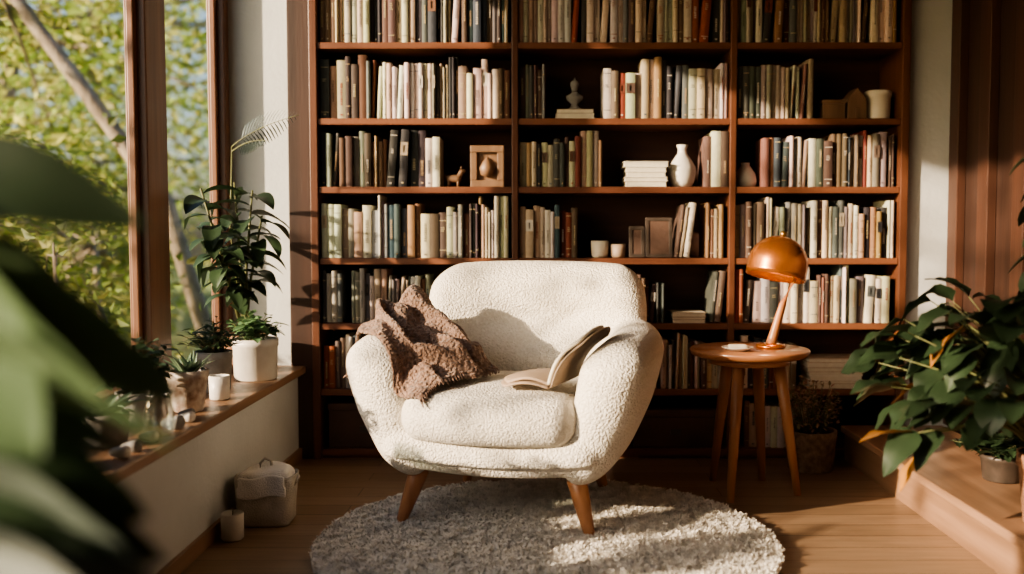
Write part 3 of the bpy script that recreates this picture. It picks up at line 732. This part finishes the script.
# ------------------------------------------------------------------ garden
boxobj('garden_ground', -30, -1.5, -8, 40, -.45, -.3, M['grass'])
def tree(name, trunk, r0, blobs, nleaf, size, bright):
    e = empty(name); a = Acc(); a.tube(trunk, [r0*(1-.5*i/(len(trunk)-1)) for i in range(len(trunk))], 12)
    for (c, br, n) in blobs:
        t = min(trunk, key=lambda q: (Vector(q)-Vector(c)).length)
        for q in range(3):
            tip = Vector(c)+Vector((R.uniform(-1, 1), R.uniform(-1, 1), R.uniform(-1, 1)))*br*.7
            a.tube([t, Vector(t).lerp(tip, .5)+Vector((0, 0, .1)), tip], [r0*.3, r0*.2, r0*.08], 6)
    a.obj('trunk', M['bark'], e); lf = Acc()
    for (c, br, n) in blobs:
        for k in range(n):
            d = Vector((R.gauss(0, 1), R.gauss(0, 1), R.gauss(0, 1))); p = Vector(c)+d*br*.5
            if p.x > -1.65: p.x = -1.65-R.random()*.3
            k_ = R.uniform(.5, 1.5)*bright; col = (.20*k_, .27*k_, .06*k_) if R.random() < .65 else (.34*k_, .34*k_, .10*k_)
            s = size*R.uniform(.6, 1.3); ax = Vector((R.uniform(-1, 1), R.uniform(-1, 1), R.uniform(-.6, .6))).normalized(); sd_ = ax.cross(Vector((R.random(), R.random(), R.random()))).normalized()
            up = ax.cross(sd_)*s*.15
            lf.add([p, p+ax*s*.5+sd_*s*.25+up, p+ax*s, p+ax*s*.5-sd_*s*.25+up], [(0, 1, 2), (0, 2, 3)], col, False)
    lf.obj('foliage', M['leafout'], e, True)
tree('garden_tree', [(-2.9, 8.6, -.35), (-3.3, 8.4, 1.3), (-3.9, 8.1, 2.3), (-4.6, 8, 3.3), (-5.2, 8, 4.4)], .085,
     [((-5.2, 9, 2.6), 1.3, 900), ((-3.8, 9.4, 3.6), 1.2, 900), ((-6.4, 10, 3.8), 1.5, 700)], 0, .13, 1.5)
bl = []
for k in range(15):
    y = 6+k*1.0; bl.append(((-3.2-.36*(y-6)-R.uniform(0, 1.5), y, R.uniform(-.1, 1.1)), 1.0, 800))
tree('garden_shrub', [(-4, 9, -.35), (-4.2, 9, .3), (-4.3, 9.2, .9)], .05, bl, 0, .11, .8)
bl = []
for k in range(26): bl.append(((-5-R.uniform(0, 7), 10+R.uniform(0, 12), R.uniform(.5, 5.5)), 1.9, 500))
tree('garden_tree.001', [(-8, 14, -.35), (-8, 14, 2), (-7.6, 14, 4), (-8, 14, 6)], .16, bl, 0, .22, 1.5)
tree('unseen_dapple_tree', [(-4.6, -1.2, -.35), (-4.6, -1, 1.5), (-4.5, -.6, 3)], .07, [((-4.2, .9, 2.3), .8, 130), ((-4.2, 0, 2.9), .7, 90), ((-3.9, 1.7, 2.7), .7, 90)], 0, .14, 1)  # out-of-view tree, added to dapple the sun entering the window
tree('garden_shrub.001', [(-2.3, 4.6, -.35), (-2.35, 4.6, .3), (-2.4, 4.7, .9)], .02, [((-2.3, 4.2, .5), .5, 260), ((-2.5, 5.0, .75), .6, 300), ((-2.4, 3.4, .4), .4, 160)], 0, .09, .6)

# ------------------------------------------------------------------ light
sd = bpy.data.lights.new('sun', 'SUN'); sd.energy = 24.0; sd.angle = rad(1.0); sd.color = (1, .78, .54)
so = bpy.data.objects.new('sun', sd); COL.objects.link(so); so.location = (-6, -3, 5)
so.rotation_euler = Vector((.80, .44, -.285)).to_track_quat('-Z', 'Y').to_euler()
w = bpy.data.worlds.new('sky'); scene.world = w; w.use_nodes = True; nt = w.node_tree; bg = nt.nodes['Background']
sk = nt.nodes.new('ShaderNodeTexSky'); sk.sky_type = 'NISHITA'; sk.sun_disc = False; sk.sun_elevation = rad(18); sk.sun_rotation = rad(240); sk.dust_density = 3
nt.links.new(sk.outputs[0], bg.inputs['Color']); bg.inputs['Strength'].default_value = .44

# ------------------------------------------------------------------ camera
cd = bpy.data.cameras.new('camera'); cam = bpy.data.objects.new('camera', cd); COL.objects.link(cam)
cam.location = (0, 0, 1.0); cam.rotation_euler = (rad(90-3.1), 0, 0); cd.sensor_width = 36; cd.lens = 33.4; cd.shift_x = -.0273
cd.dof.use_dof = True; cd.dof.focus_distance = 3.5; cd.dof.aperture_fstop = 1.15; cd.clip_start = .05
scene.camera = cam
try:
    scene.view_settings.view_transform = 'AgX'; scene.view_settings.look = 'AgX - Medium High Contrast'; scene.view_settings.exposure = -.68
except Exception as ex: print(ex)
